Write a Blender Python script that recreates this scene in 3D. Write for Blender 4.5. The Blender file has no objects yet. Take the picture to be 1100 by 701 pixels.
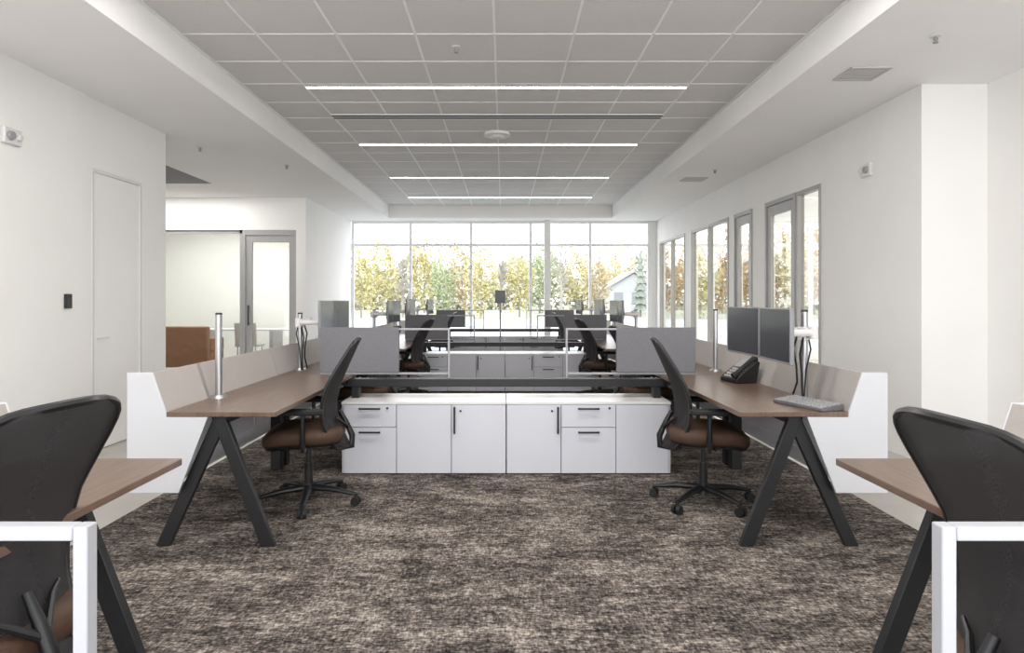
import bpy, bmesh, math, random
from mathutils import Vector
random.seed(7)
S = bpy.context.scene
COL = S.collection
F = 733.0; CH = 1.34; VX = 541.0; VY = 322.0
def PX(px, D): return (px-VX)*D/F
def PZ(py, D): return CH-(py-VY)*D/F
def lin(c):
    c = c/255.0
    return c/12.92 if c <= 0.04045 else ((c+0.055)/1.055)**2.4
def RGB(r, g, b): return (lin(r), lin(g), lin(b), 1.0)

# ------------------------------------------------------------------ materials
def mat(name, rgb, rough=0.5, metal=0.0, var=0.05, scale=8.0, stretch=(1,1,1), bump=0.0, bscale=None, spec=0.5, alpha=1.0):
    m = bpy.data.materials.new(name); m.use_nodes = True
    nt = m.node_tree; N = nt.nodes; L = nt.links
    b = N['Principled BSDF']
    tc = N.new('ShaderNodeTexCoord'); mp = N.new('ShaderNodeMapping'); mp.inputs['Scale'].default_value = stretch
    L.new(tc.outputs['Object'], mp.inputs['Vector'])
    nz = N.new('ShaderNodeTexNoise'); nz.inputs['Scale'].default_value = scale; nz.inputs['Detail'].default_value = 5
    L.new(mp.outputs['Vector'], nz.inputs['Vector'])
    cr = N.new('ShaderNodeValToRGB')
    c = RGB(*rgb)
    cr.color_ramp.elements[0].position = 0.3; cr.color_ramp.elements[1].position = 0.7
    cr.color_ramp.elements[0].color = tuple(max(0, v*(1-var)) for v in c[:3])+(1,)
    cr.color_ramp.elements[1].color = tuple(min(1, v*(1+var)) for v in c[:3])+(1,)
    L.new(nz.outputs['Fac'], cr.inputs['Fac']); L.new(cr.outputs['Color'], b.inputs['Base Color'])
    b.inputs['Roughness'].default_value = rough; b.inputs['Metallic'].default_value = metal
    b.inputs['Specular IOR Level'].default_value = spec
    b.inputs['Alpha'].default_value = alpha
    if bump > 0:
        n2 = N.new('ShaderNodeTexNoise'); n2.inputs['Scale'].default_value = bscale or 60
        L.new(mp.outputs['Vector'], n2.inputs['Vector'])
        bp = N.new('ShaderNodeBump'); bp.inputs['Strength'].default_value = bump; bp.inputs['Distance'].default_value = 0.004
        L.new(n2.outputs['Fac'], bp.inputs['Height']); L.new(bp.outputs['Normal'], b.inputs['Normal'])
    return m
M = {}
M['wall'] = mat('wall_paint', (240,239,237), 0.75, var=0.012, scale=2, spec=0.2)
M['soffit'] = mat('soffit_paint', (243,242,241), 0.8, var=0.01, scale=2, spec=0.2)
M['tile'] = mat('ceiling_tile', (214,212,211), 0.85, var=0.04, scale=120, spec=0.25)
M['grid'] = mat('ceiling_grid', (240,240,239), 0.6, var=0.01)
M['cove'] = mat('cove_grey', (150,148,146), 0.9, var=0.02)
M['concrete'] = mat('polished_concrete', (182,177,171), 0.28, var=0.06, scale=3, spec=0.45)
M['black'] = mat('black_powder_coat', (25,25,28), 0.45, var=0.08, scale=40)
M['blackplastic'] = mat('black_plastic', (22,22,24), 0.4, var=0.06, scale=60)
M['rubber'] = mat('black_rubber', (20,20,21), 0.7, var=0.06, scale=60)
M['mesh'] = mat('chair_mesh', (55,53,54), 0.8, var=0.04, scale=240, alpha=0.86, spec=0.2)
M['seat'] = mat('seat_leather', (72,52,40), 0.6, var=0.1, scale=30, bump=0.25, bscale=220, spec=0.3)
M['wood'] = mat('walnut_laminate', (104,84,71), 0.3, var=0.26, scale=9, stretch=(9,0.7,1))
M['white'] = mat('white_laminate', (202,202,205), 0.45, var=0.012, scale=4)
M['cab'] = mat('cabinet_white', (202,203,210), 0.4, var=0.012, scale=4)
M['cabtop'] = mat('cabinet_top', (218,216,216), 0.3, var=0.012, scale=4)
M['gap'] = mat('shadow_gap', (90,90,94), 0.7, var=0.02)
M['taupe'] = mat('taupe_panel', (168,162,158), 0.7, var=0.04, scale=90)
M['fabric'] = mat('grey_fabric', (120,120,124), 0.95, var=0.14, scale=220, bump=0.3, bscale=500, spec=0.1)
M['tube'] = mat('white_tube', (160,160,164), 0.45, var=0.012)
M['silver'] = mat('brushed_silver', (180,180,182), 0.32, metal=0.85, var=0.05, scale=60, stretch=(1,1,0.1))
M['alu'] = mat('aluminium_frame', (166,165,164), 0.45, metal=0.05, var=0.03)
M['alulight'] = mat('light_frame', (238,239,240), 0.5, metal=0.0, var=0.01)
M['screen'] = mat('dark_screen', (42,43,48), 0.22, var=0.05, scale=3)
M['screenfar'] = mat('dark_grey_screen', (52,53,59), 0.22, var=0.05, scale=3)  # paler than the near screen: its reflection is put into the colour
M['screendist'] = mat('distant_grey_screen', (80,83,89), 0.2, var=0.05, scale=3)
M['bezel'] = mat('monitor_bezel', (128,128,132), 0.4, var=0.03)
M['screenreflect'] = mat('painted_reflection_screen', (84,89,97), 0.18, var=0.05, scale=3)  # window reflection on these screens is put into the base colour
M['device'] = mat('white_device', (218,217,216), 0.5, var=0.02)
M['vent'] = mat('vent_grey', (190,188,186), 0.6, var=0.02)
M['midgrey'] = mat('mid_grey', (150,150,152), 0.6, var=0.02)
M['dark'] = mat('dark_slot', (52,52,54), 0.8, var=0.02)
M['brown'] = mat('brown_leather', (150,101,66), 0.5, var=0.12, scale=10)
M['key'] = mat('pale_keys', (168,167,168), 0.55, var=0.03)
M['keybase'] = mat('keyboard_base', (96,96,100), 0.5, var=0.03)
M['lawn'] = mat('lawn_grass', (158,158,142), 1.0, var=0.12, scale=1.2, spec=0.05)
M['pave'] = mat('pale_pavement', (170,172,174), 0.9, var=0.06, scale=0.5, spec=0.1)
M['bark'] = mat('bark', (156,150,142), 0.95, var=0.12, scale=6, spec=0.05)
M['house'] = mat('house_siding', (182,184,185), 0.8, var=0.05, scale=2, stretch=(1,1,8))  # siding, roof and house panes lightened so haze sits in their colours
M['roof'] = mat('roof_shingle', (166,167,168), 0.9, var=0.1, scale=8)
M['houseglass'] = mat('house_glass', (144,147,150), 0.3, var=0.05)
M['leafgold'] = mat('leaf_gold', (180,171,126), 0.9, var=0.2, scale=1.6, spec=0.05)  # leaf colours paled, with the bright haze outside mixed into them
M['leafrust'] = mat('leaf_rust', (174,158,128), 0.9, var=0.2, scale=1.6, spec=0.05)
M['leafolive'] = mat('leaf_olive', (156,163,128), 0.9, var=0.2, scale=1.6, spec=0.05)
M['leafamber'] = mat('leaf_amber', (172,142,106), 0.9, var=0.2, scale=1.6, spec=0.05)
M['leafpine'] = mat('leaf_pine', (138,144,134), 0.9, var=0.2, scale=1.6, spec=0.05)
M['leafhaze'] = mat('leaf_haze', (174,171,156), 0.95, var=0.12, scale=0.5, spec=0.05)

def emit(name, rgb, strength):
    m = bpy.data.materials.new(name); m.use_nodes = True
    nt = m.node_tree; nt.nodes.clear()
    e = nt.nodes.new('ShaderNodeEmission'); e.inputs['Color'].default_value = RGB(*rgb); e.inputs['Strength'].default_value = strength
    o = nt.nodes.new('ShaderNodeOutputMaterial'); nt.links.new(e.outputs[0], o.inputs['Surface'])
    return m
M['lamp'] = emit('lamp_diffuser', (255,246,234), 16.0)
def glass(name, tint, base, edge):
    m = bpy.data.materials.new(name); m.use_nodes = True
    nt = m.node_tree; nt.nodes.clear(); N = nt.nodes; L = nt.links
    t = N.new('ShaderNodeBsdfTransparent'); t.inputs['Color'].default_value = RGB(*tint)
    g = N.new('ShaderNodeBsdfGlossy'); g.inputs['Roughness'].default_value = 0.02
    fr = N.new('ShaderNodeLayerWeight'); fr.inputs['Blend'].default_value = 0.5
    p = N.new('ShaderNodeMath'); p.operation = 'POWER'; p.inputs[1].default_value = 4.0
    ma = N.new('ShaderNodeMath'); ma.operation = 'MULTIPLY_ADD'; ma.inputs[1].default_value = edge; ma.inputs[2].default_value = base
    mx = N.new('ShaderNodeMixShader'); o = N.new('ShaderNodeOutputMaterial')
    L.new(fr.outputs['Facing'], p.inputs[0]); L.new(p.outputs[0], ma.inputs[0])
    L.new(ma.outputs[0], mx.inputs['Fac']); L.new(t.outputs[0], mx.inputs[1]); L.new(g.outputs[0], mx.inputs[2])
    L.new(mx.outputs[0], o.inputs['Surface'])
    return m
M['glass2'] = glass('office_glass', (240,240,237), 0.05, 0.36)

def carpet_mat():
    m = bpy.data.materials.new('mottled_carpet'); m.use_nodes = True
    nt = m.node_tree; N = nt.nodes; L = nt.links; b = N['Principled BSDF']
    b.inputs['Roughness'].default_value = 1.0; b.inputs['Specular IOR Level'].default_value = 0.05
    tc = N.new('ShaderNodeTexCoord')
    def noise(sc, stretch, det, ro):
        mp = N.new('ShaderNodeMapping'); mp.inputs['Scale'].default_value = stretch
        L.new(tc.outputs['Object'], mp.inputs['Vector'])
        n = N.new('ShaderNodeTexNoise'); n.inputs['Scale'].default_value = sc; n.inputs['Detail'].default_value = det; n.inputs['Roughness'].default_value = ro
        L.new(mp.outputs['Vector'], n.inputs['Vector']); return n.outputs['Fac']
    def math_(op, a, bb):
        n = N.new('ShaderNodeMath'); n.operation = op
        for i, v in enumerate((a, bb)):
            if isinstance(v, (int, float)): n.inputs[i].default_value = v
            else: L.new(v, n.inputs[i])
        return n.outputs[0]
    a = noise(8.0, (1, 2.1, 1), 10, 0.82)
    c = noise(1.9, (1, 1.8, 1), 5, 0.65)
    d = noise(59.0, (0.55, 1.45, 1), 3, 0.75)
    e_ = noise(60.0, (1.7, 0.55, 1), 2, 0.6)
    s = math_('ADD', math_('MULTIPLY', a, 0.49), math_('ADD', math_('MULTIPLY', c, 0.34), math_('ADD', math_('MULTIPLY', d, 0.44), math_('MULTIPLY', e_, 0.28))))
    s = math_('SUBTRACT', s, 0.274)
    cr = N.new('ShaderNodeValToRGB'); e = cr.color_ramp.elements
    e[0].position = 0.387; e[0].color = RGB(36,33,32)
    e[1].position = 0.636; e[1].color = RGB(178,168,158)
    k = e.new(0.46); k.color = RGB(71,65,62)
    k = e.new(0.535); k.color = RGB(113,105,99)
    L.new(s, cr.inputs['Fac']); L.new(cr.outputs['Color'], b.inputs['Base Color'])
    bp = N.new('ShaderNodeBump'); bp.inputs['Strength'].default_value = 0.4; bp.inputs['Distance'].default_value = 0.006
    L.new(d, bp.inputs['Height']); L.new(bp.outputs['Normal'], b.inputs['Normal'])
    return m
M['carpet'] = carpet_mat()

# ------------------------------------------------------------------ mesh helpers
ORG = {}
class MB:
    def __init__(s): s.v = []; s.f = []; s.mi = []; s.cur = 0
    def add(s, vs, fs):
        n = len(s.v); s.v += [tuple(v) for v in vs]
        for f in fs: s.f.append(tuple(i+n for i in f)); s.mi.append(s.cur)
        return s
    def box(s, x0, x1, y0, y1, z0, z1):
        x0, x1 = min(x0,x1), max(x0,x1); y0, y1 = min(y0,y1), max(y0,y1); z0, z1 = min(z0,z1), max(z0,z1)
        return s.add([(x0,y0,z0),(x1,y0,z0),(x1,y1,z0),(x0,y1,z0),(x0,y0,z1),(x1,y0,z1),(x1,y1,z1),(x0,y1,z1)],
                     [(0,3,2,1),(4,5,6,7),(0,1,5,4),(1,2,6,5),(2,3,7,6),(3,0,4,7)])
    def prism(s, pts, axis, a0, a1):
        n = len(pts)
        def mk(p, a):
            if axis == 'x': return (a, p[0], p[1])
            if axis == 'y': return (p[0], a, p[1])
            return (p[0], p[1], a)
        vs = [mk(p, a0) for p in pts]+[mk(p, a1) for p in pts]
        fs = [tuple(range(n)), tuple(range(2*n-1, n-1, -1))]+[(i, (i+1) % n, n+(i+1) % n, n+i) for i in range(n)]
        return s.add(vs, fs)
    def tube(s, path, r, n=10, closed=False, squash=1.0):
        P = [Vector(p) for p in path]; k = len(P)
        R = r if isinstance(r, (list, tuple)) else [r]*k
        vs = []; prev = None
        for i in range(k):
            if closed: t = P[(i+1) % k]-P[i-1]
            else: t = P[min(i+1, k-1)]-P[max(i-1, 0)]
            t.normalize()
            if prev is None:
                a = Vector((0,0,1)) if abs(t.z) < 0.9 else Vector((1,0,0))
                u = t.cross(a).normalized()
            else:
                u = (prev-t*prev.dot(t)).normalized()
            prev = u; w = t.cross(u)
            for j in range(n):
                an = 2*math.pi*j/n
                vs.append(P[i]+u*math.cos(an)*R[i]+w*math.sin(an)*R[i]*squash)
        fs = []
        for i in range(k if closed else k-1):
            for j in range(n):
                a = i*n+j; b = i*n+(j+1) % n; c = ((i+1) % k)*n+(j+1) % n; d = ((i+1) % k)*n+j
                fs.append((a,b,c,d))
        if not closed:
            fs.append(tuple(range(n-1,-1,-1))); fs.append(tuple((k-1)*n+j for j in range(n)))
        return s.add(vs, fs)
    def cyl(s, p0, p1, r0, r1=None, n=18): return s.tube([p0, p1], [r0, r0 if r1 is None else r1], n)
    def build(s, name, m, parent=None, bevel=0.0, smooth=True):
        org = Vector(ORG.get(parent.name, (0,0,0))) if parent else Vector((0,0,0))
        me = bpy.data.meshes.new(name)
        me.from_pydata([tuple(Vector(v)-org) for v in s.v], [], s.f)
        ms = m if isinstance(m, (list, tuple)) else [m]
        for q in ms: me.materials.append(q)
        if len(ms) > 1: me.polygons.foreach_set('material_index', s.mi)
        bm = bmesh.new(); bm.from_mesh(me); bmesh.ops.recalc_face_normals(bm, faces=bm.faces); bm.to_mesh(me); bm.free()
        if smooth:
            me.shade_smooth(); me.set_sharp_from_angle(angle=math.radians(38))
        o = bpy.data.objects.new(name, me); COL.objects.link(o)
        if parent: o.parent = parent; ORG[o.name] = tuple(org)
        if bevel > 0:
            b = o.modifiers.new('bevel', 'BEVEL'); b.width = bevel; b.segments = 2; b.limit_method = 'ANGLE'
        return o
def tag(o, label, cat, group=None):
    o['label'] = label; o['category'] = cat
    if group: o['group'] = group
    return o
def thing(name, loc, label, cat, group=None):
    o = bpy.data.objects.new(name, None); COL.objects.link(o); o.location = loc; o.empty_display_size = 0.1
    ORG[o.name] = tuple(loc)
    return tag(o, label, cat, group)
def struct(o): o['kind'] = 'structure'; return o
def dup(o, parent=None):
    c = o.copy(); COL.objects.link(c)
    if parent: c.parent = parent
    for ch in list(o.children): dup(ch, c)
    return c

# ------------------------------------------------------------------ room shell
YN, YF, ZL, ZT = -1.4, 15.3, 3.11, 3.37
RX0, RX1, RYF = -2.478, 2.339, 14.7
struct(MB().box(-8.2, 8.2, YN, YF+0.15, -0.12, 0).build('floor', M['concrete']))
c = MB().box(-2.35, 2.4, YN, 15.2, 0.0005, 0.006).build('carpet', M['carpet'])
tag(c, 'mottled brown, grey and beige carpet running down the middle of the office', 'carpet')
cm = MB(); cm.box(RX0, RX1, YN, RYF, ZT, ZT+0.1)
cm.cur = 1
x = -0.07-0.606*4
while x < RX1:
    if x > RX0+0.03: cm.box(x-0.009, x+0.009, YN, RYF, ZT-0.004, ZT)
    x += 0.606
y = 6.5-0.606*15
while y < RYF-0.05:
    if y > YN: cm.box(RX0, RX1, y-0.008, y+0.008, ZT-0.004, ZT)
    y += 0.6
cm.box(RX0, RX0+0.025, YN, RYF, ZT-0.008, ZT); cm.box(RX1-0.025, RX1, YN, RYF, ZT-0.008, ZT); cm.box(RX0, RX1, RYF-0.025, RYF, ZT-0.008, ZT)
struct(cm.build('ceiling', [M['tile'], M['grid']], smooth=False))
sm = MB()
sm.box(-4.44, RX0, YN, YF+0.15, ZL, 3.6); sm.box(RX1, 8.2, YN, YF+0.15, ZL, 3.6)
sm.box(RX0, RX1, RYF, YF+0.15, ZL, 3.6)
sm.box(-8.2, -4.44, 10.4, YF+0.15, ZL, 3.6); sm.box(-8.2, -4.44, YN, 5.0, ZL, 3.6)
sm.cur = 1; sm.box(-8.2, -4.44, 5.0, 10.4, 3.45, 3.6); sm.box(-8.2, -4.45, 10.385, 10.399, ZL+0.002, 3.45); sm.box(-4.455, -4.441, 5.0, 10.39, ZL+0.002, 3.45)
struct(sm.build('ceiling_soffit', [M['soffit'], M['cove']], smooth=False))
# left wall with door
wl = MB(); XL = -3.61
wl.box(XL+0.012, XL-0.15, YN, 5.88, 0, ZL); wl.box(XL, XL-0.15, 5.88, 5.98, 0, ZL); wl.box(XL, XL-0.15, 6.80, 7.29, 0, ZL); wl.box(XL, XL-0.15, 5.98, 6.80, 2.50, ZL)
struct(wl.build('wall_left', M['wall'], smooth=False))
d = struct(MB().box(XL-0.05, XL-0.010, 6.01, 6.77, 0.005, 2.47).build('door_1', M['wall'], bevel=0.003))
MB().box(XL-0.09, XL+0.005, 5.98, 6.01, 0, 2.50).box(XL-0.09, XL+0.005, 6.77, 6.80, 0, 2.50).box(XL-0.09, XL+0.005, 6.01, 6.77, 2.47, 2.50).build('door_frame', M['device'], d, bevel=0.003)
MB().cyl((XL-0.012,6.08,1.0),(XL+0.04,6.08,1.0),0.010).cyl((XL+0.038,6.075,1.0),(XL+0.038,6.18,1.0),0.007).build('door_handle', M['device'], d)
# far left glazed front
wf = MB(); YG = 11.8
wf.box(-8.2, -3.42, YG, YG+0.15, 2.55, ZL); wf.box(-3.59, -3.42, YG, YG+0.15, 0, 2.55); wf.box(-3.55, -3.42, YG+0.15, YF, 0, ZL)
wf.box(-8.2, -8.05, YN, YF, 0, ZL); wf.box(-8.05, -3.55, YF, YF+0.15, 0, ZL)
struct(wf.build('wall_far_left', M['wall'], smooth=False))
w = struct(MB().box(-8.05,-4.53,YG+0.04,YG+0.1,2.49,2.55).box(-8.05,-4.53,YG+0.04,YG+0.1,0,0.08).box(-4.58,-4.52,YG+0.04,YG+0.1,0,2.55).box(-6.3,-6.25,YG+0.04,YG+0.1,0.08,2.49).build('window_2', M['alu'], bevel=0.003))
MB().box(-8.05,-4.55,YG+0.066,YG+0.074,0.06,2.5).build('glass', M['glass2'], w)
d = MB()
d.box(-4.47,-4.36,YG+0.03,YG+0.08,0.02,2.46).box(-3.72,-3.63,YG+0.03,YG+0.08,0.02,2.46).box(-4.36,-3.72,YG+0.03,YG+0.08,2.34,2.46).box(-4.36,-3.72,YG+0.03,YG+0.08,0.02,0.25)
d = struct(d.build('door_2', M['alu'], bevel=0.003))
MB().box(-4.52,-4.47,YG+0.01,YG+0.11,0,2.55).box(-3.63,-3.59,YG+0.01,YG+0.11,0,2.55).box(-4.47,-3.63,YG+0.01,YG+0.11,2.46,2.55).build('door_frame', M['alu'], d, bevel=0.003)
MB().box(-4.37,-3.71,YG+0.05,YG+0.06,0.24,2.35).build('glass', M['glass2'], d)
MB().cyl((-4.41,YG-0.02,0.9),(-4.41,YG-0.02,1.25),0.012).cyl((-4.41,YG-0.02,0.93),(-4.41,YG+0.04,0.93),0.008).cyl((-4.41,YG-0.02,1.22),(-4.41,YG+0.04,1.22),0.008).build('door_handle', M['dark'], d)
# right wall with glazed openings
XR = 3.43; WT = 0.12; ZO = 2.60
wr = MB()
ops = [(7.37,8.92),(9.40,10.12),(10.4,12.45),(12.9,14.97)]
prev = 5.6
for a, b in ops:
    wr.box(XR, XR+WT, prev, a, 0, ZL); wr.box(XR, XR+WT, a, b, ZO, ZL); prev = b
wr.box(XR, XR+WT, prev, YF, 0, ZL)
struct(wr.build('wall_right', M['wall'], smooth=False))
struct(MB().box(XR+WT, 3.97, 5.6, 5.72, 0, ZL).box(3.97, 4.1, YN, 5.72, 0, ZL).build('wall_right_near', M['wall'], smooth=False))
struct(MB().box(8.05, 8.2, 5.6, YF, 0, 0.5).box(8.05, 8.2, 5.6, YF, 2.9, ZL).box(4.1, 8.05, 5.6, 5.72, 0, ZL).build('wall_office', M['wall'], smooth=False))  # outer wall out of view, opened between sill and header to admit daylight
def yz_frame(name, y0, y1, posts, rail=0.045, x0=XR-0.012, x1=XR+0.075, m='alu'):
    f = MB()
    f.box(x0,x1,y0,y1,ZO-rail,ZO); f.box(x0,x1,y0,y1,0,rail)
    for p in posts: f.box(x0,x1,p-rail/2,p+rail/2,rail,ZO-rail)
    o = struct(f.build(name, M[m], bevel=0.003))
    ps = sorted(posts)
    for a, b in zip(ps[:-1], ps[1:]):
        MB().box(XR+0.03,XR+0.038,a+0.01,b-0.01,rail,ZO-rail).build('pane', M['glass2'], o)
    return o
yz_frame('window_3', 7.37, 7.99, [7.39, 7.97])
yz_frame('window_4', 10.4, 12.45, [10.42, 11.42, 12.43])
yz_frame('window_5', 12.9, 14.97, [12.92, 13.93, 14.95])
def yz_door(name, y0, y1, hy):
    s = 0.1
    f = MB().box(XR+0.0,XR+0.045,y0+0.05,y0+0.05+s,0.02,ZO-0.06).box(XR,XR+0.045,y1-0.05-s,y1-0.05,0.02,ZO-0.06)
    f.box(XR,XR+0.045,y0+0.05+s,y1-0.05-s,ZO-0.18,ZO-0.06).box(XR,XR+0.045,y0+0.05+s,y1-0.05-s,0.02,0.22)
    o = struct(f.build(name, M['alu'], bevel=0.003))
    MB().box(XR-0.02,XR+0.09,y0,y0+0.045,0,ZO).box(XR-0.02,XR+0.09,y1-0.045,y1,0,ZO).box(XR-0.02,XR+0.09,y0+0.045,y1-0.045,ZO-0.055,ZO).build('door_frame', M['alu'], o, bevel=0.003)
    MB().box(XR+0.018,XR+0.026,y0+0.14,y1-0.14,0.21,ZO-0.17).build('pane', M['glass2'], o)
    MB().cyl((XR-0.05,hy,0.85),(XR-0.05,hy,1.25),0.013).cyl((XR-0.05,hy,0.88),(XR+0.005,hy,0.88),0.009).cyl((XR-0.05,hy,1.22),(XR+0.005,hy,1.22),0.009).build('door_handle', M['dark'], o)
yz_door('door_3', 8.0, 8.92, 8.1)
yz_door('door_4', 9.40, 10.12, 9.5)
def xz_window(name, xs, y, z0, zt, z1):
    f = MB(); w_ = 0.06
    for z in (z0+0.03, zt, z1-0.03): f.box(xs[0],xs[-1],y,y+0.06,z-0.03,z+0.03)
    for q in xs: f.box(q-w_/2,q+w_/2,y-0.01,y+0.07,z0,z1)
    return struct(f.build(name, M['alulight'], bevel=0.003))
xs = [PX(q, YF) for q in (379,441,506,570,634,697)]
xz_window('window_1', xs, YF, 0.15, 2.57, ZL)
xz_window('window_6', [3.6,4.7,5.8,6.9,8.0], YF, 0.15, 2.57, ZL)
struct(MB().box(-3.42,8.05,YF,YF+0.15,0,0.15).box(xs[-1]+0.02,3.58,YF,YF+0.15,0.15,ZL).build('wall_back', M['wall'], smooth=False))
struct(MB().box(0.905,1.045,15.14,15.28,0.0,ZL).build('column', M['wall'], bevel=0.004))

# ------------------------------------------------------------------ ceiling fittings
LX0, LX1 = -1.89, 1.75
for yy, lb in ((6.5,'nearest glowing linear light strip across the grey tile ceiling'),(8.9,'second glowing linear light strip from the front, behind the round ceiling sensor'),(11.3,'third glowing linear light strip from the front in the tile ceiling'),(13.5,'farthest glowing linear light strip, close to the window wall')):
    t = thing('linear_light', (-0.07,yy,ZT-0.010), lb, 'ceiling light', 'linear ceiling lights')
    MB().box(LX0,LX1,yy-0.028,yy-0.016,ZT-0.010,ZT-0.001).box(LX0,LX1,yy+0.016,yy+0.028,ZT-0.010,ZT-0.001).box(LX0,LX0+0.012,yy-0.016,yy+0.016,ZT-0.010,ZT-0.001).box(LX1-0.012,LX1,yy-0.016,yy+0.016,ZT-0.010,ZT-0.001).build('housing', M['grid'], t)
    MB().box(LX0+0.012,LX1-0.012,yy-0.016,yy+0.016,ZT-0.0095,ZT-0.002).build('diffuser', M['lamp'], t)
t = thing('linear_air_diffuser', (-0.07,7.55,ZT-0.01), 'long slotted air diffuser between the first and second light strips', 'air diffuser')
MB().box(LX0,LX1,7.45,7.475,ZT-0.01,ZT-0.001).box(LX0,LX1,7.54,7.56,ZT-0.01,ZT-0.001).box(LX0,LX1,7.625,7.65,ZT-0.01,ZT-0.001).build('frame', M['grid'], t)
MB().box(LX0,LX1,7.475,7.54,ZT-0.0085,ZT-0.001).box(LX0,LX1,7.56,7.625,ZT-0.0085,ZT-0.001).build('slot', M['dark'], t)
t = thing('ceiling_sensor', (-0.08,8.31,ZT-0.05), 'round white disc sensor in the middle of the tile ceiling', 'sensor')
MB().cyl((-0.08,8.31,ZT-0.035),(-0.08,8.31,ZT-0.001),0.165,0.15,32).build('body', M['soffit'], t)
MB().cyl((-0.08,8.31,ZT-0.055),(-0.08,8.31,ZT-0.035),0.07,0.09,24).build('lens', M['device'], t)
def sprinkler(x, y, z, lb):
    t = thing('sprinkler_head', (x,y,z-0.06), lb, 'sprinkler', 'ceiling sprinklers')
    MB().cyl((x,y,z-0.008),(x,y,z-0.0005),0.035).build('escutcheon', M['device'], t)
    MB().cyl((x,y,z-0.04),(x,y,z-0.008),0.008).cyl((x,y,z-0.05),(x,y,z-0.046),0.018).tube([(x-0.012,y,z-0.01),(x-0.015,y,z-0.03),(x,y,z-0.047),(x+0.015,y,z-0.03),(x+0.012,y,z-0.01)],0.003,6).build('head', M['midgrey'], t)
sprinkler(PX(490,5.47),5.47,ZT,'small sprinkler head on the grey tile ceiling in front of the nearest light strip')
sprinkler(PX(1005,4.57),4.57,ZL,'sprinkler head on the right white soffit nearest the front')
sprinkler(PX(768,9.27),9.27,ZL,'sprinkler head on the right soffit beside the farther square vent')
sprinkler(PX(308,8.95),8.95,ZL,'sprinkler head on the left soffit above the gap beside the glazed door')
sprinkler(PX(215,7.9),7.9,ZL,'sprinkler head on left ceiling just past the end of the left wall')
def vent(x, y, s, lb):
    t = thing('ceiling_vent', (x,y,ZL-0.012), lb, 'vent', 'square ceiling vents')
    f = MB(); h = s/2
    f.box(x-h,x+h,y-h,y-h+0.025,ZL-0.012,ZL-0.0005).box(x-h,x+h,y+h-0.025,y+h,ZL-0.012,ZL-0.0005).box(x-h,x-h+0.025,y-h+0.025,y+h-0.025,ZL-0.012,ZL-0.0005).box(x+h-0.025,x+h,y-h+0.025,y+h-0.025,ZL-0.012,ZL-0.0005)
    f.build('frame', M['vent'], t)
    sl = MB()
    for k in range(7):
        yy = y-h+0.045+k*(s-0.09)/6
        sl.box(x-h+0.025,x+h-0.025,yy-0.014,yy+0.014,ZL-0.008,ZL-0.0005)
    sl.build('louvre', M['vent'], t)
vent(2.80,5.33,0.31,'grey square louvred vent on the right soffit nearest the front')
vent(2.78,9.98,0.33,'grey square louvred vent on the right soffit farther back')
def strobe(x, y, z, sx, lb):
    t = thing('alarm_strobe', (x,y,z-0.06), lb, 'alarm')
    MB().box(x,x+sx*0.03,y-0.09,y+0.09,z-0.06,z+0.06).build('housing', M['device'], t, bevel=0.008)
    MB().cyl((x+sx*0.03,y-0.035,z),(x+sx*0.055,y-0.035,z),0.035,0.028).build('horn', M['midgrey'], t)
    MB().cyl((x+sx*0.03,y+0.045,z),(x+sx*0.06,y+0.045,z),0.03,0.02).build('lens', M['device'], t)
strobe(XL+0.012,4.97,2.53,1,'white alarm unit high on the left wall')
strobe(XR,6.43,2.56,-1,'white alarm unit high on the right wall beside the glazed door')
t = thing('card_reader', (XL+0.012,5.62,1.27), 'small black card reader on the left wall beside the white door', 'card reader')
MB().box(XL+0.012,XL+0.035,5.58,5.66,1.27,1.39).build('housing', M['blackplastic'], t, bevel=0.006)
MB().box(XL+0.035,XL+0.037,5.60,5.64,1.355,1.37).build('indicator', M['dark'], t)

# ------------------------------------------------------------------ desks
CX = 0.02
def desk(sx, ye, ys, lb, inset=0.05):
    """sx: side (-1 left, +1 right); ye: aisle end with the A leg; ys: end at the screen"""
    X = lambda a: CX+sx*a
    s = 1 if ys > ye else -1
    t = thing('desk', (X(1.5),(ye+ys)/2,0.006), lb, 'desk', 'workstation desks')
    ysx = ys-s*0.006
    MB().box(X(1.235),X(1.82),ye,ysx,0.716,0.742).build('desktop', M['wood'], t, bevel=0.003)
    la, lb_ = ye+s*inset, ye+s*(inset+0.04)
    MB().prism([(X(1.53),0.715),(X(1.605),0.715),(X(1.335),0.006),(X(1.26),0.006)],'y',la,lb_).build('leg', M['black'], t, bevel=0.004)
    MB().prism([(X(1.51),0.715),(X(1.585),0.715),(X(1.905),0.006),(X(1.83),0.006)],'y',la+s*0.001,lb_-s*0.001).build('leg', M['black'], t, bevel=0.004)
    MB().box(X(1.77),X(1.85),ysx-s*0.11,ysx-s*0.03,0.006,0.715).build('leg', M['black'], t, bevel=0.004)
    MB().box(X(1.53),X(1.59),lb_,ysx-s*0.02,0.665,0.7155).box(X(1.27),X(1.80),ysx-s*0.07,ysx-s*0.015,0.665,0.7155).build('rail', M['black'], t, bevel=0.003)
    MB().prism([(X(1.825),0.735),(X(1.84),0.735),(X(1.91),0.95),(X(1.895),0.95)],'y',ye+s*0.012,ysx).build('privacy_panel', M['taupe'], t)
    MB().box(X(2.018),X(2.03),ye+s*0.012,ysx,0.31,0.86).box(X(1.86),X(2.018),ye+s*0.012,ysx,0.31,0.322).build('back_panel', M['white'], t)
    MB().prism([(X(2.03),0.31),(X(2.03),0.953),(X(1.895),0.953),(X(1.822),0.742),(X(1.82),0.715),(X(1.60),0.715),(X(1.755),0.31)],'y',ye,ye+s*0.012).build('end_panel', M['white'], t, bevel=0.002)
    return t
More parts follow.
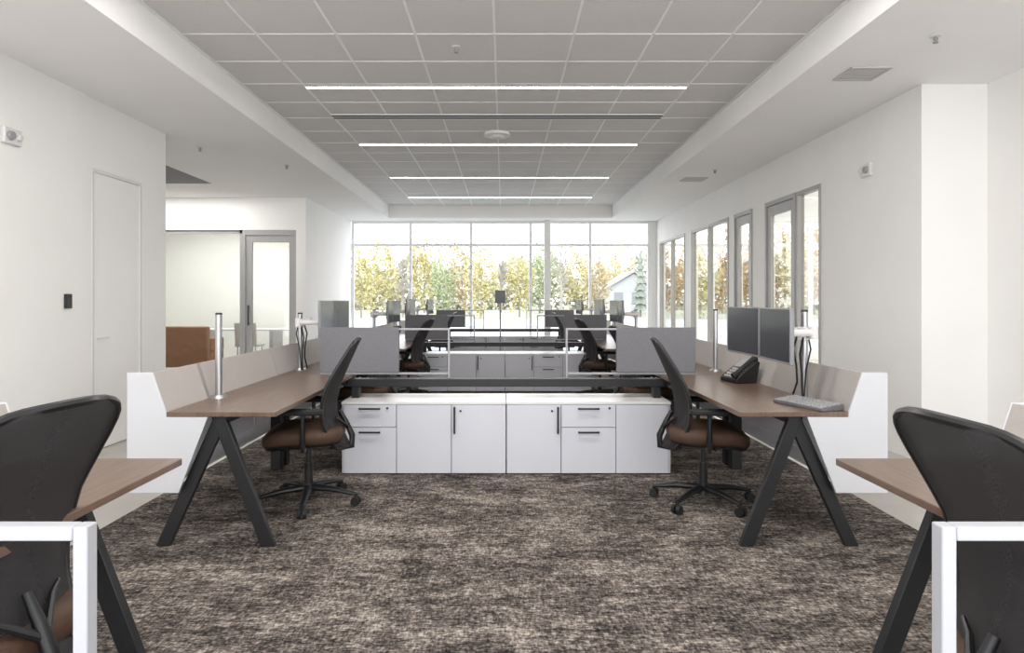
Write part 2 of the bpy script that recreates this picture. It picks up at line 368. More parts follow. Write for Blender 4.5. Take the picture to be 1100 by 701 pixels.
G = [0.75, 5.47, 10.18, 14.89]
HL = 1.83
desk(-1, G[0]+HL, G[0], 'walnut-topped desk at the left front edge, behind the nearest left chair', 0.15)
desk( 1, G[0]+HL, G[0], 'walnut-topped desk at the right front edge, beside the nearest right chair', 0.15)
desk(-1, G[1]-HL, G[1], 'walnut desk with white end panel holding a bare silver pole, left of the aisle')
desk( 1, G[1]-HL, G[1], 'walnut desk carrying dark dual monitors, phone and keyboard, right of the aisle')
desk(-1, G[1]+HL, G[1], 'walnut desk on the left just behind the largest left grey screen')
desk( 1, G[1]+HL, G[1], 'walnut desk on the right just behind the largest right grey screen')
desk(-1, G[2]-HL, G[2], 'walnut desk on the left in front of the second left grey screen')
desk( 1, G[2]-HL, G[2], 'walnut desk on the right in front of the second right grey screen')
desk(-1, G[2]+HL, G[2], 'walnut desk on the left behind the second left grey screen')
desk( 1, G[2]+HL, G[2], 'walnut desk on the right behind the second right grey screen')
desk(-1, G[3]-HL, G[3], 'farthest walnut desk on the left, next to the window wall')
desk( 1, G[3]-HL, G[3], 'farthest walnut desk on the right, next to the window wall')
bl = ['black cross beam at the front edge carrying the white foreground frames','black cross beam above the nearest row of white cabinets','black cross beam above the second row of white cabinets','farthest black cross beam before the window wall']
for g, lb in zip(G, bl):
    t = thing('cross_beam', (CX,g,0.56), lb, 'beam', 'cross beams between the desks')
    MB().box(CX-1.265,CX+1.265,g-0.05,g+0.05,0.65,0.712).build('rail', M['black'], t, bevel=0.004)
    for q in (-1, 1):
        MB().box(CX+q*1.2-0.03,CX+q*1.2+0.03,g-0.045,g+0.045,0.5605 if g > 1 else 0.56,0.65).build('bracket', M['black'], t, bevel=0.003)
def desk_screen(sx, g, lb):
    cx = 0.012 if g < 1 else 0.033
    X = lambda a: cx+sx*a
    t = thing('desk_screen', (X(0.95),g,0.742), lb, 'desk screen', 'grey desk screens in white frames')
    r = 0.010; z0 = 0.743; z1 = 1.094 if g < 1 else 1.114; b_ = 0.016
    f = MB()
    f.box(X(0.464),X(0.464+b_),g-r,g+r,0.7125,z1)
    f.box(X(0.464+b_),X(1.50),g-r,g+r,z1-b_,z1)
    f.box(X(1.5-b_),X(1.50),g-r,g+r,z0,z1-b_)
    f.box(X(0.464+b_),X(1.5-b_),g-r,g+r,z0,z0+b_)
    f.build('frame', M['tube'], t, bevel=0.002)
    MB().box(X(0.87),X(1.502),g-0.020,g+0.020,z0+b_+0.001,z1+0.006).build('fabric_panel', M['fabric'], t, bevel=0.004)
    return t
sl = [('white-framed screen at the bottom left corner of the photo','white-framed screen at the bottom right corner of the photo'),
      ('large grey fabric screen in white frame between left desks, nearest the mid-left chair','large grey fabric screen in white frame between right desks, nearest the mid-right chair'),
      ('second grey fabric screen from the front on the left side of the aisle','second grey fabric screen from the front on the right side of the aisle'),
      ('farthest grey fabric screen on the left, near the windows','farthest grey fabric screen on the right, near the windows')]
for g, (a, b) in zip(G, sl):
    desk_screen(-1, g, a); desk_screen(1, g, b)

# ------------------------------------------------------------------ cabinets
def cabinet(sx, g, lb):
    X = lambda a: CX+sx*a
    y0, y1 = g-0.25, g+0.23
    t = thing('storage_cabinet', (X(0.63),(y0+y1)/2,0.006), lb, 'cabinet', 'white storage cabinets')
    MB().box(X(0.004),X(1.26),y0+0.022,y1,0.03,0.54).build('body', M['gap'], t)
    MB().box(X(0.002),X(1.262),y0,y1+0.002,0.54,0.56).box(X(1.246),X(1.262),y0+0.02,y1,0.012,0.54).box(X(0.002),X(1.246),y1-0.01,y1+0.002,0.012,0.54).build('worktop', M['cabtop'], t, bevel=0.002)
    MB().box(X(0.03),X(1.24),y0+0.05,y1-0.03,0.006,0.03).build('plinth', M['gap'], t)
    g_ = 0.0025
    def front(name, a0, a1, z0, z1):
        return MB().box(X(a0+g_),X(a1-g_),y0+0.002,y0+0.022,z0+g_,z1-g_).build(name, M['cab'], t, bevel=0.0015)
    def hbar(p, a, z):
        MB().box(X(a-0.082),X(a+0.082),y0-0.026,y0-0.016,z-0.006,z+0.006).box(X(a-0.078),X(a-0.070),y0-0.017,y0+0.002,z-0.005,z+0.005).box(X(a+0.070),X(a+0.078),y0-0.017,y0+0.002,z-0.005,z+0.005).build('handle', M['black'], p)
    def vbar(p, a, z0, z1):
        MB().box(X(a-0.007),X(a+0.007),y0-0.028,y0-0.016,z0,z1).box(X(a-0.006),X(a+0.006),y0-0.017,y0+0.002,z0+0.004,z0+0.014).box(X(a-0.006),X(a+0.006),y0-0.017,y0+0.002,z1-0.014,z1-0.004).build('handle', M['black'], p)
    def lock(p, a, z):
        MB().cyl((X(a),y0-0.003,z),(X(a),y0+0.003,z),0.009,n=12).build('lock', M['dark'], p)
    d1 = front('door', 0.002, 0.42, 0.012, 0.54); vbar(d1, 0.395, 0.32, 0.525); lock(d1, 0.35, 0.49)
    if sx < 0:
        front('door', 0.42, 0.84, 0.012, 0.54)
        a0, a1 = 0.84, 1.246
    else:
        front('door', 0.84, 1.246, 0.012, 0.54)
        a0, a1 = 0.42, 0.84
    u = front('drawer', a0, a1, 0.365, 0.54); hbar(u, (a0+a1)/2, 0.51); lock(u, a0+0.07 if sx < 0 else a1-0.05, 0.512)
    l = front('drawer', a0, a1, 0.012, 0.365); hbar(l, (a0+a1)/2, 0.33)
for g, a, b in ((G[1],'white cabinet with black handles in the nearest row, left half','white cabinet with black handles in the nearest row, right half'),
                (G[2],'white cabinet in the second row, left half, seen over the nearest cabinets','white cabinet in the second row, right half, seen over the nearest cabinets'),
                (G[3],'white cabinet in the farthest row by the windows, left half','white cabinet in the farthest row by the windows, right half')):
    cabinet(-1, g, a); cabinet(1, g, b)

# ------------------------------------------------------------------ chairs (local: faces +x)
def interp(z, tab):
    for (a, va), (b, vb) in zip(tab[:-1], tab[1:]):
        if z <= b:
            k = (z-a)/(b-a); return va+(vb-va)*k
    return tab[-1][1]
BX = [(0.38,-0.262),(0.44,-0.232),(0.50,-0.202),(0.56,-0.182),(0.62,-0.175),(0.68,-0.179),(0.74,-0.192),(0.80,-0.211),(0.86,-0.235),(0.92,-0.262),(0.98,-0.290),(1.03,-0.314),(1.07,-0.333)]
HW = [(0.38,0.15),(0.42,0.195),(0.48,0.22),(0.56,0.233),(0.66,0.242),(0.76,0.247),(0.88,0.248),(0.96,0.246),(1.00,0.240),(1.025,0.230),(1.045,0.212),(1.058,0.186),(1.066,0.153),(1.07,0.115)]
ZS = [0.38,0.395,0.42,0.45,0.48,0.52,0.56,0.60,0.64,0.68,0.72,0.76,0.80,0.84,0.88,0.92,0.96,0.98,1.0,1.015,1.025,1.035,1.045,1.052,1.058,1.066,1.07]
def bpt(u, z, off=0.0):
    return (interp(z,BX)+0.07*u*u*min(1,(1.25-z)/0.45)+off, u*interp(z,HW), z+0.008*(1-u*u)*max(0,(z-0.9)/0.17))
def make_chair():
    t = thing('task_chair', (0,0,0), '', 'chair', 'black task chairs with brown seats')
    b = MB(); b.cyl((0,0,0.065),(0,0,0.135),0.042,0.034)
    ang = [math.radians(72*k+18) for k in range(5)]
    RB = 0.325
    for a in ang:
        ca, sa = math.cos(a), math.sin(a)
        b.tube([(0.02*ca,0.02*sa,0.108),(0.18*ca,0.18*sa,0.100),(RB*ca,RB*sa,0.075)],[0.03,0.024,0.016],10,squash=0.75)
    sb = b.build('star_base', M['blackplastic'], t)
    for a in ang:
        ca, sa = math.cos(a), math.sin(a); x, y = RB*ca, RB*sa
        w = MB()
        for q in (-1, 1):
            w.cyl((x-sa*q*0.008,y+ca*q*0.008,0.03),(x-sa*q*0.028,y+ca*q*0.028,0.03),0.0295,0.027,16)
        w.cyl((x,y,0.03),(x,y,0.08),0.011,n=10)
        w.build('caster', M['rubber'], sb)
    MB().cyl((0,0,0.13),(0,0,0.27),0.028).cyl((0,0,0.27),(0,0,0.40),0.019).build('gas_column', M['blackplastic'], t)
    m = MB(); m.prism([(-0.14,0.37),(0.10,0.37),(0.14,0.415),(-0.17,0.415)],'y',-0.08,0.08); m.tube([(0.05,-0.08,0.39),(0.05,-0.20,0.39)],0.008,8)
    m.build('tilt_mechanism', M['blackplastic'], t, bevel=0.006)
    def outline(gx, gy, z, dx=0.0):
        pts = []
        for k in range(36):
            a = 2*math.pi*k/36; c_, s_ = math.cos(a), math.sin(a)
            px = math.copysign(abs(c_)**0.45, c_)*gx; py = math.copysign(abs(s_)**0.45, s_)*gy
            zz = z-0.035*max(0,(px/gx)-0.45)**2/0.3*1.0
            pts.append((px+0.02+dx, py*(1-0.06*(px/gx<0)*abs(px/gx)), zz))
        return pts
    def loft(rings):
        q = MB(); n = 36; vs = [p for r in rings for p in r]; fs = []
        for i in range(len(rings)-1):
            for j in range(n): fs.append((i*n+j, i*n+(j+1) % n, (i+1)*n+(j+1) % n, (i+1)*n+j))
        fs.append(tuple(range(n-1,-1,-1))); fs.append(tuple((len(rings)-1)*n+j for j in range(n)))
        return q.add(vs, fs)
    loft([outline(0.20,0.20,0.405),outline(0.23,0.235,0.415),outline(0.24,0.245,0.43)]).build('seat_shell', M['blackplastic'], t)
    loft([outline(0.238,0.243,0.430),outline(0.25,0.256,0.445),outline(0.254,0.260,0.472),outline(0.25,0.256,0.497),outline(0.235,0.24,0.514),outline(0.20,0.205,0.522),outline(0.10,0.10,0.525)]).build('seat', M['seat'], t)
    nu = 14; nv = len(ZS)-1; z0, z1 = ZS[0], ZS[-1]
    q = MB(); vs = []
    for off in (0.006, -0.006):
        for z in ZS:
            for j in range(nu+1): vs.append(bpt(-1+2*j/nu, z, off))
    W = nu+1; H = (nv+1)*W; fs = []
    for i in range(nv):
        for j in range(nu):
            a = i*W+j
            fs.append((a,a+1,a+W+1,a+W)); fs.append((H+a,H+a+W,H+a+W+1,H+a+1))
    q.add(vs, fs)
    bk = q.build('backrest', M['mesh'], t)
    rim = [bpt(-1,z) for z in ZS]+[bpt(-1+2*j/10,z1) for j in range(1,10)]+[bpt(1,z) for z in reversed(ZS)]+[bpt(1-2*j/10,z0) for j in range(1,10)]
    MB().tube(rim,0.012,8,closed=True).build('rim', M['blackplastic'], bk)
    sp = MB()
    sp.tube([(-0.08,0,0.395),(-0.20,0,0.365),(-0.278,0,0.375),(-0.280,0,0.44),(-0.240,0,0.53),(-0.205,0,0.60)],[0.026,0.026,0.024,0.021,0.017,0.012],10)
    for e in (-1, 1):
        sp.tube([(-0.258,0,0.49),(-0.225,e*0.05,0.53),(-0.198,e*0.09,0.56),(-0.182,e*0.13,0.58)],[0.014,0.011,0.009,0.007],8)
    sp.build('spine', M['blackplastic'], t)
    for e in (-1, 1):
        a = MB()
        a.tube([(0.0,e*0.10,0.405),(0.0,e*0.25,0.404),(0.0,e*0.282,0.412),(0.0,e*0.290,0.44),(0.0,e*0.291,0.55),(0.0,e*0.291,0.63)],[0.014,0.014,0.015,0.016,0.015,0.014],10,squash=1.7)
        ar = a.build('armrest', M['blackplastic'], t)
        p = MB(); n = 20; rings = []
        for (k, z) in ((0.85,0.627),(1.0,0.634),(1.0,0.652),(0.85,0.660)):
            rings.append([(0.01+math.copysign(abs(math.cos(2*math.pi*i/n))**0.6,math.cos(2*math.pi*i/n))*0.13*k, e*0.288+math.copysign(abs(math.sin(2*math.pi*i/n))**0.6,math.sin(2*math.pi*i/n))*0.045*k, z) for i in range(n)])
        vs = [v for r in rings for v in r]; fs = [(i*n+j,i*n+(j+1) % n,(i+1)*n+(j+1) % n,(i+1)*n+j) for i in range(3) for j in range(n)]+[tuple(range(n-1,-1,-1)),tuple(3*n+j for j in range(n))]
        p.add(vs, fs).build('arm_pad', M['rubber'], ar)
    return t
chair = make_chair()
spots = [(-1.40,1.74,172,'black task chair in the left foreground, cropped by the left edge'),
         (1.28,1.50,2,'black task chair in the right foreground, cropped by the right edge'),
         (-1.28,4.48,189,'black task chair with brown seat at the left desk with the bare pole'),
         (1.31,4.48,-9,'black task chair with brown seat facing the dark dual monitors on the right'),
         (-1.33,6.6,176,'black task chair directly behind the largest left grey screen'),
         (1.36,6.6,6,'black task chair directly behind the largest right grey screen'),
         (-1.28,9.2,172,'black task chair in front of the second left grey screen'),
         (1.30,9.2,8,'black task chair in front of the second right grey screen'),
         (-1.30,13.9,180,'farthest black task chair on the left, near the windows'),
         (1.33,13.9,0,'farthest black task chair on the right, near the windows')]
for i, (x, y, a, lb) in enumerate(spots):
    o = chair if i == 0 else dup(chair)
    o.location = (x,y,0.006); o.rotation_euler = (0,0,math.radians(a)); o['label'] = lb

# ------------------------------------------------------------------ monitor poles and monitors
ZD = 0.742
def pole(sx, y, top, lb, arms=(), cable=True, xa=1.765):
    x = CX+sx*xa
    t = thing('monitor_pole', (x,y,ZD), lb, 'monitor pole', 'silver monitor poles')
    MB().cyl((x,y,ZD),(x,y,ZD+0.018),0.05,0.045,24).build('base', M['silver'], t)
    MB().cyl((x,y,ZD+0.018),(x,y,top),0.0205,n=20).build('pole', M['silver'], t)
    MB().cyl((x,y,top),(x,y,top+0.012),0.022,0.018,20).build('cap', M['black'], t)
    if arms:
        MB().cyl((x,y,1.105),(x,y,1.18),0.038,n=20).build('collar', M['cabtop'], t)
        for (ax, ay) in arms:
            am = MB(); mx = (x+ax)/2+sx*0.10; my = y+(ay-y)*0.65
            am.tube([(x,y,1.145),(mx,my,1.145)],0.020,10,squash=1.4).tube([(mx,my,1.15),(ax,ay,1.15)],0.016,10,squash=1.3).cyl((mx,my,1.115),(mx,my,1.185),0.026,n=14)
            am.build('arm', M['cabtop'], t)
        if cable:
            MB().tube([(x-sx*0.03,y+0.03,1.12),(x-sx*0.045,y+0.05,1.05),(x-sx*0.035,y+0.03,0.95),(x-sx*0.03,y+0.03,0.85),(x-sx*0.04,y+0.08,0.749)],0.006,8).tube([(x-sx*0.02,y-0.03,1.12),(x-sx*0.04,y-0.03,1.02),(x-sx*0.028,y-0.03,0.90),(x-sx*0.03,y-0.04,0.80),(x-sx*0.05,y-0.09,0.749)],0.006,8).tube([(x+sx*0.01,y-0.03,1.12),(x+sx*0.02,y-0.04,1.05),(x-sx*0.005,y-0.035,0.93),(x-sx*0.03,y-0.06,0.749)],0.005,8).build('cable', M['rubber'], t)
    return t
def monitor(sx, x, y, z, rot, lb, scr='screen', gr='flat monitors on the poles'):
    t = thing('monitor', (x,y,z), lb, 'monitor', gr)
    ORG[t.name] = (0,0,0)
    MB().box(-0.012,0.012,-0.25,0.25,0.0,0.305).build('housing', M['bezel'], t, bevel=0.004)
    MB().box(-0.0135,-0.0118,-0.240,0.240,0.014,0.298).build('screen', M[scr], t)
    MB().prism([(-0.14,0.06),(0.14,0.06),(0.11,0.25),(-0.11,0.25)],'x',0.012,0.03).box(0.03,0.042,-0.05,0.05,0.10,0.20).build('rear_cover', M['blackplastic'], t)
    t.rotation_euler = (0,0,math.radians((0 if sx > 0 else 180)+rot))
    return t
def dual(sx, y, z, la, lb, scr, dx=1.53, r=-3, scr2=None):
    x = CX+sx*dx
    monitor(sx, x, y-0.257, z, sx*r, la, scr); monitor(sx, x, y+0.259, z, -sx*r, lb, scr2 or scr)
    return [(x+sx*0.048,y-0.252),(x+sx*0.048,y+0.252)]
pole(-1, 4.18, 1.25, 'bare silver pole on the nearest left desk')
ar = dual(1, 4.14, 0.99, 'dark monitor nearer the camera of the pair on the right desk','dark monitor farther from the camera of the pair on the right desk','screen', scr2='screenfar')
pole(1, 4.05, 1.27, 'silver pole carrying the pair of dark monitors on the right desk', ar)
ar = dual(-1, 6.05, 1.03, 'left monitor of the blue-grey reflecting pair behind the left grey screen','right monitor of the blue-grey reflecting pair behind the left grey screen','screenreflect', scr2='screendist')
pole(-1, 5.85, 1.22, 'silver pole with cables carrying the blue-grey monitor pair on the left', ar)
pole(1, 5.75, 1.25, 'bare silver pole behind the largest right grey screen')
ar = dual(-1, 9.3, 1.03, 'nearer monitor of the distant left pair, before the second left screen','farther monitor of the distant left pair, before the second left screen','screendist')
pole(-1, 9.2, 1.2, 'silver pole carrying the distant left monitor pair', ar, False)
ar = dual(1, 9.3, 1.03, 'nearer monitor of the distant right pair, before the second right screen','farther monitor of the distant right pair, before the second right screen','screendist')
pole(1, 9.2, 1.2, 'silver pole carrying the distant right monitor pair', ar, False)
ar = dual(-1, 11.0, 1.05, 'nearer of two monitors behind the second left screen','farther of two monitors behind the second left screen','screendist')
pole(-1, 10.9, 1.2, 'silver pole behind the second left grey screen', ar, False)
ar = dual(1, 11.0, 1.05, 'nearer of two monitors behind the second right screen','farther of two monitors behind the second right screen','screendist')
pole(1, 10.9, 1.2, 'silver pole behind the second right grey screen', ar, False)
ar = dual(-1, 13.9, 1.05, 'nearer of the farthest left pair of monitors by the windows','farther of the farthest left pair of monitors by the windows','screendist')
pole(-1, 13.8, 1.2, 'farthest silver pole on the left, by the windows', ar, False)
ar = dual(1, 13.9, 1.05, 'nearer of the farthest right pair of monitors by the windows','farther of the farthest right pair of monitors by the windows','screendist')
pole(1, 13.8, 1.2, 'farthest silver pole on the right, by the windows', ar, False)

# phone
t = thing('desk_phone', (1.735,4.98,ZD), 'black desk phone under the dark monitors on the right desk', 'phone'); ORG[t.name] = (0,0,0)
MB().prism([(-0.10,0.001),(0.06,0.001),(0.09,0.15),(0.07,0.16),(-0.10,0.03)],'y',-0.10,0.12).build('base', M['blackplastic'], t, bevel=0.004)
MB().tube([(-0.11,-0.075,0.05),(-0.08,-0.075,0.075),(0.035,-0.075,0.165),(0.07,-0.075,0.18)],[0.026,0.017,0.017,0.026],10).build('handset', M['rubber'], t)
MB().prism([(0.0,0.106),(0.066,0.157),(0.063,0.161),(-0.003,0.110)],'y',-0.02,0.10).build('display', M['midgrey'], t)
k = MB()
for i in range(4):
    for j in range(3):
        x = -0.09+i*0.021; z = 0.0375+(x+0.10)*0.765
        k.box(x,x+0.012,-0.015+j*0.036,0.01+j*0.036,z-0.006,z+0.008)
k.build('keypad', M['vent'], t)
t.rotation_euler = (0,0,math.radians(12))
# keyboard
t = thing('keyboard', (1.71,3.845,ZD), 'pale grey keyboard lying at the near end of the right desk', 'keyboard'); ORG[t.name] = (0,0,0)
MB().prism([(-0.075,0.001),(0.075,0.001),(0.075,0.034),(-0.075,0.016)],'x',-0.19,0.19).build('body', M['keybase'], t, bevel=0.003)
k = MB()
for i in range(5):
    yy = -0.068+i*0.028; z = 0.0165+(yy+0.075)*0.12
    for j in range(14):
        k.box(-0.181+j*0.0258,-0.181+j*0.0258+0.019,yy,yy+0.020,z,z+0.007)
k.build('keys', M['key'], t)
t.rotation_euler = (0,0,math.radians(-72))

# glazed meeting room at left
t = thing('lounge_chair', (-5.85,12.75,0), 'tan brown leather armchair behind the left glass wall', 'armchair')
MB().box(-6.25,-5.35,12.45,13.05,0.12,0.40).build('base', M['brown'], t, bevel=0.02)
MB().box(-6.10,-5.50,12.55,13.10,0.40,0.50).build('seat_cushion', M['brown'], t, bevel=0.03)
MB().box(-6.25,-5.35,12.32,12.46,0.12,0.86).build('backrest', M['brown'], t, bevel=0.03)
for x in (-6.26,-5.48): MB().box(x,x+0.14,12.46,13.05,0.40,0.64).build('arm', M['brown'], t, bevel=0.025)
for x in (-6.2,-5.4):
    for y in (12.4,13.0): MB().cyl((x,y,0),(x,y,0.12),0.018).build('leg', M['dark'], t)
t = thing('meeting_table', (-5.4,14.1,0), 'white table in the glazed room at left', 'table')
MB().box(-6.6,-4.2,13.7,14.5,0.72,0.75).build('tabletop', M['white'], t, bevel=0.004)
for x in (-6.1,-4.7): MB().box(x-0.04,x+0.04,13.8,14.4,0,0.72).build('leg', M['silver'], t, bevel=0.003)
t = thing('meeting_chair', (-5.0,13.45,0), 'pale grey chair in the glazed room right of the brown armchair', 'chair')
x, y = -5.0, 13.45
MB().box(x-0.22,x+0.22,y-0.22,y+0.22,0.43,0.47).build('seat', M['vent'], t, bevel=0.015)
MB().prism([(y-0.22,0.47),(y-0.19,0.47),(y-0.25,0.90),(y-0.28,0.90)],'x',x-0.21,x+0.21).build('backrest', M['vent'], t, bevel=0.01)
for a in (-0.19,0.19):
    for b in (-0.19,0.19): MB().cyl((x+a,y+b,0),(x+a*0.9,y+b*0.9,0.43),0.012,n=8).build('leg', M['silver'], t)

t = thing('floor_display', (-0.07,14.3,0.006), 'dark display on a slim stand in the middle before the windows', 'display')
MB().cyl((-0.07,14.3,0.006),(-0.07,14.3,0.025),0.2,0.19,24).build('base', M['black'], t)
MB().cyl((-0.07,14.3,0.025),(-0.07,14.3,1.3),0.016).build('pole', M['midgrey'], t)
MB().box(-0.18,0.04,14.255,14.28,1.27,1.54).build('housing', M['bezel'], t, bevel=0.005)
MB().box(-0.17,0.03,14.2535,14.2555,1.28,1.53).build('screen', M['screenfar'], t)

# ------------------------------------------------------------------ outdoors
ZG = -0.15
o = struct(MB().box(-120,120,YF+0.2,220,ZG-0.3,ZG).build('ground', M['lawn']))
o = struct(MB().box(-90,90,17,52,ZG,ZG+0.02).build('pavement', M['pave']))
def leaves(x, y, zc, rx, rz, n, s, rnd):
    q = MB(); vs = []; fs = []
    for k in range(n):
        while True:
            a, b, c = rnd.uniform(-1,1), rnd.uniform(-1,1), rnd.uniform(-1,1)
            rr = a*a+b*b+c*c
            if 0.10 < rr < 1: break
        bump = 1+0.22*math.sin(5*a+3*c+x)+0.15*math.sin(7*b-4*c)
        p = Vector((x+a*rx*bump, y+b*rx*bump, zc+c*rz*bump))
        u = Vector((rnd.uniform(-1,1),rnd.uniform(-1,1),rnd.uniform(-1,1))).normalized(); v = u.orthogonal().normalized()
        ss = s*rnd.uniform(0.6,1.3); i = len(vs)
        vs += [p-u*ss, p+v*ss*0.6, p+u*ss, p-v*ss*0.6]; fs.append((i,i+1,i+2,i+3))
    return q.add(vs, fs)
def tree(px, y, py, wpx, kind, lb):
    rnd = random.Random(int(px*7+y))
    w = wpx*y/F
    x = PX(px, y); h = PZ(py-5, y)-ZG
    t = thing('autumn_tree' if kind != 'pine' else 'conifer_tree', (x,y,ZG), lb, 'tree', 'trees outside the windows')
    tr = MB(); th = h*(0.62 if kind != 'bare' else 0.8)
    pts = [(x+rnd.uniform(-.1,.1)*k*0.4, y, ZG+th*k/4) for k in range(5)]
    r0 = 0.016*h if kind != 'bare' else 0.020*h
    tr.tube(pts,[r0,r0*.85,r0*.65,r0*.45,r0*.25],8)
    nb = 12 if kind != 'bare' else 34
    for k in range(nb):
        f = rnd.uniform(0.3,1.0); b = Vector(pts[0]).lerp(Vector(pts[4]), f); a = rnd.uniform(0,6.28); l = w*rnd.uniform(.5,1.0)*(1.1-0.4*f)
        e = b+Vector((math.cos(a)*l, math.sin(a)*l, rnd.uniform(.3,1.0)*l*1.2)); m_ = b.lerp(e,.5)+Vector((0,0,-.1*l))
        tr.tube([b,m_,e],[r0*.3,r0*.2,r0*.07],5)
        if kind == 'bare':
            for _ in range(3):
                e2 = m_+Vector((rnd.uniform(-1,1),rnd.uniform(-1,1),rnd.uniform(0.2,1)))*l*.6
                tr.tube([m_,e2],[r0*.14,r0*.05],4)
    tr.build('trunk', M['bark'], t)
    if kind == 'pine':
        q = MB()
        for k in range(9):
            z = ZG+h*(0.1+0.1*k); r = w*(1-k/9.3)
            vs = [(x,y,z+h*0.16)]; nn = 14
            for j in range(nn):
                rr = r*(1 if j % 2 else 0.72)*rnd.uniform(0.8,1.15); vs.append((x+math.cos(6.283*j/nn)*rr, y+math.sin(6.283*j/nn)*rr, z-0.1*(j % 2)))
            q.add(vs, [(0,1+j,1+(j+1) % nn) for j in range(nn)])
        q.build('foliage', M['leafpine'], t, smooth=False)
    elif kind != 'bare':
        leaves(x,y,ZG+h*0.52,w*1.1,h*0.47,1200,0.17*h/7,rnd).build('foliage', M['leaf'+kind], t, smooth=False)
T = [(388,56,270,15,'gold','golden tree behind the left part of the first window pane'),
     (411,72,262,19,'gold','golden tree behind the middle of the first window pane'),
     (433,58,268,17,'bare','bare grey tree at the right of the first window pane'),
     (456,80,258,19,'gold','golden tree at the left of the second window pane'),
     (476,56,278,16,'olive','olive green tree in the middle of the second window pane'),
     (497,70,262,17,'rust','pale rust-coloured tree at the right of the second window pane'),
     (517,54,268,16,'gold','golden tree at the left of the third window pane'),
     (538,82,258,20,'bare','bare grey tree behind the middle of the third window pane'),
     (558,60,274,16,'gold','golden tree at the right of the third window pane'),
     (603,56,252,20,'bare','bare branching tree just right of the white column'),
     (580,76,266,18,'olive','olive green tree behind the white column'),
     (620,72,264,18,'gold','golden tree behind the bare tree in the fourth window pane'),
     (642,58,276,15,'rust','pale rust-coloured tree left of the grey house'),
     (660,92,266,20,'gold','golden tree behind the grey house'),
     (688,60,272,11,'pine','grey-green conifer beside the grey house'),
     (722,66,258,19,'amber','amber tree seen through the farthest right-hand office window'),
     (752,54,258,18,'gold','golden tree seen at the left of the middle right-hand office window'),
     (776,74,240,20,'amber','amber tree seen at the right of the middle office window'),
     (802,56,246,17,'amber','amber tree seen through the narrow office door'),
     (832,76,234,20,'amber','amber tree seen through the nearer glazed office door'),
     (852,54,244,17,'gold','golden tree seen beside the nearer office door frame'),
     (874,70,228,20,'amber','amber tree seen through the nearest office sidelight')]
for a in T: tree(*a)
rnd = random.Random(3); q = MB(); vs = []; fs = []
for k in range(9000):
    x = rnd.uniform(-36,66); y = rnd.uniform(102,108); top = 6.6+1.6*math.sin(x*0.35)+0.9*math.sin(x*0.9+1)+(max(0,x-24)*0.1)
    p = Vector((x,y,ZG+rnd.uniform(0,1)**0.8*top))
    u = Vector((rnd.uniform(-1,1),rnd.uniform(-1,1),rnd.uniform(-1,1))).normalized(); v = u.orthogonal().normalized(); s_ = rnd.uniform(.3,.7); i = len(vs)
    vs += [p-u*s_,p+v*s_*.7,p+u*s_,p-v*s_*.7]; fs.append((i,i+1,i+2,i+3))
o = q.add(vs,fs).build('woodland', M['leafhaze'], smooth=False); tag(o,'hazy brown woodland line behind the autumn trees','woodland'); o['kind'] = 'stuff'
hx0, hx1, hy = 10.2, 14.6, 68
t = thing('house', ((hx0+hx1)/2,hy+2,ZG), 'pale grey gabled house beyond the right end of the window wall', 'house')
MB().prism([(hx0,ZG),(hx1,ZG),(hx1,2.4),((hx0+hx1)/2+0.6,4.0),(hx0,2.4)],'y',hy,hy+6).build('wall', M['house'], t)
MB().prism([(hx0-0.3,2.25),((hx0+hx1)/2+0.6,4.1),((hx0+hx1)/2+0.6,4.3),(hx0-0.3,2.45)],'y',hy-0.3,hy+6.3).prism([(hx1+0.3,2.25),((hx0+hx1)/2+0.6,4.1),((hx0+hx1)/2+0.6,4.3),(hx1+0.3,2.45)],'y',hy-0.3,hy+6.3).build('roof', M['roof'], t)
for x in (hx0+0.8, hx0+2.6): MB().box(x,x+0.9,hy-0.03,hy+0.02,0.9,2.1).build('window', M['houseglass'], t)
MB().box(hx0+1.85,hx0+2.45,hy-0.03,hy+0.02,ZG,1.9).build('door', M['white'], t)

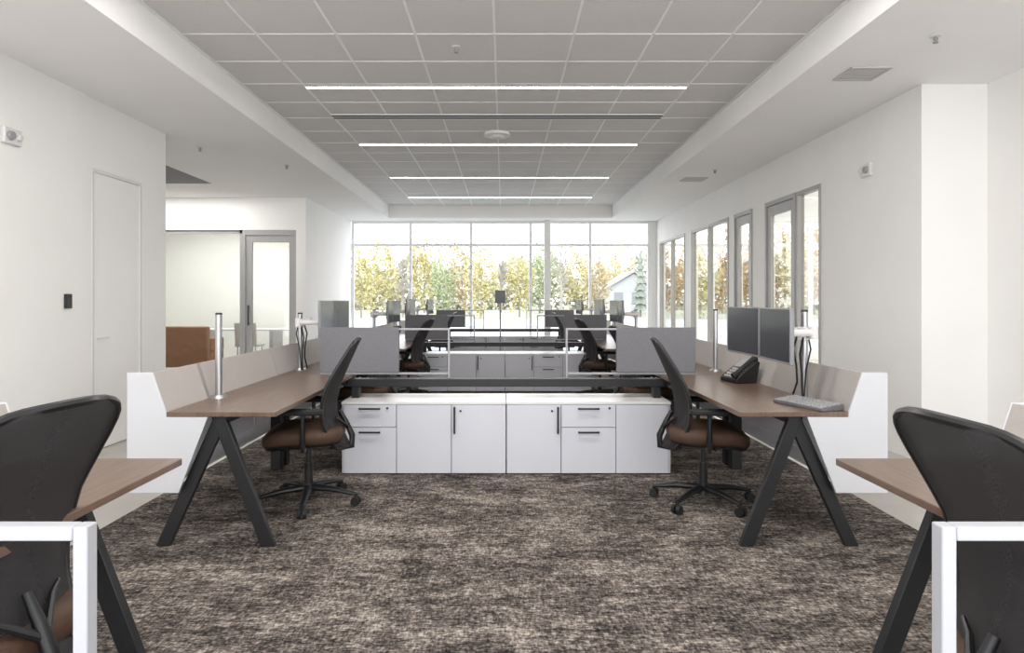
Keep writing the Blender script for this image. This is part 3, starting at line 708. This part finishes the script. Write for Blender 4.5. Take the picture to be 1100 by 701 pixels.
# ------------------------------------------------------------------ light
wd = bpy.data.worlds.new('sky'); S.world = wd; wd.use_nodes = True
nt = wd.node_tree; bg = nt.nodes['Background']
tc = nt.nodes.new('ShaderNodeTexCoord'); sx = nt.nodes.new('ShaderNodeSeparateXYZ'); cr = nt.nodes.new('ShaderNodeValToRGB')
nt.links.new(tc.outputs['Generated'], sx.inputs[0]); nt.links.new(sx.outputs['Z'], cr.inputs['Fac'])
cr.color_ramp.elements[0].position = 0.0; cr.color_ramp.elements[0].color = (1.0,0.995,0.99,1)
cr.color_ramp.elements[1].position = 0.6; cr.color_ramp.elements[1].color = (0.84,0.91,1.0,1)
nt.links.new(cr.outputs['Color'], bg.inputs['Color']); bg.inputs['Strength'].default_value = 2.4
def lamp(kind, name, loc, rot, energy, color=(1,1,1), size=None, size_y=None):
    l = bpy.data.lights.new(name, kind); l.energy = energy; l.color = color
    if kind == 'AREA': l.shape = 'RECTANGLE'; l.size = size; l.size_y = size_y
    o = bpy.data.objects.new(name, l); COL.objects.link(o); o.location = loc; o.rotation_euler = rot; return o
for y in (1.7,4.1): lamp('AREA','strip_lamp',(-0.07,y,ZT-0.02),(0,0,0),40,(1,0.97,0.93),3.6,0.06)
lamp('AREA','meeting_room_lamp',(-5.6,13.5,3.08),(0,0,0),66,(0.97,1.0,0.99),2.5,1.2)
lamp('AREA','alcove_fill',(-5.6,11.1,3.10),(0,0,0),22,(1,0.98,0.95),2.4,0.3)  # fill added to lift the space behind the left wall; no fixture there
lamp('AREA','office_fill',(5.8,8.0,3.10),(0,0,0),55,(1,0.95,0.88),2.4,0.6)  # pair of fills added to brighten the dark offices; no fixtures known
lamp('AREA','office_fill',(5.8,12.0,3.10),(0,0,0),55,(1,0.95,0.88),2.4,0.6)

S.view_settings.view_transform = 'Standard'
S.view_settings.exposure = 0.84
# ------------------------------------------------------------------ camera
cd = bpy.data.cameras.new('camera'); cam = bpy.data.objects.new('camera', cd); COL.objects.link(cam)
cam.location = (0,0,CH); cam.rotation_euler = (math.pi/2,0,0)
cd.sensor_width = 36; cd.lens = 36*F/1100; cd.sensor_fit = 'HORIZONTAL'
cd.shift_x = (550-VX)/1100; cd.shift_y = -(350.5-VY)/1100
cd.clip_start = 0.05; cd.clip_end = 400
S.camera = cam
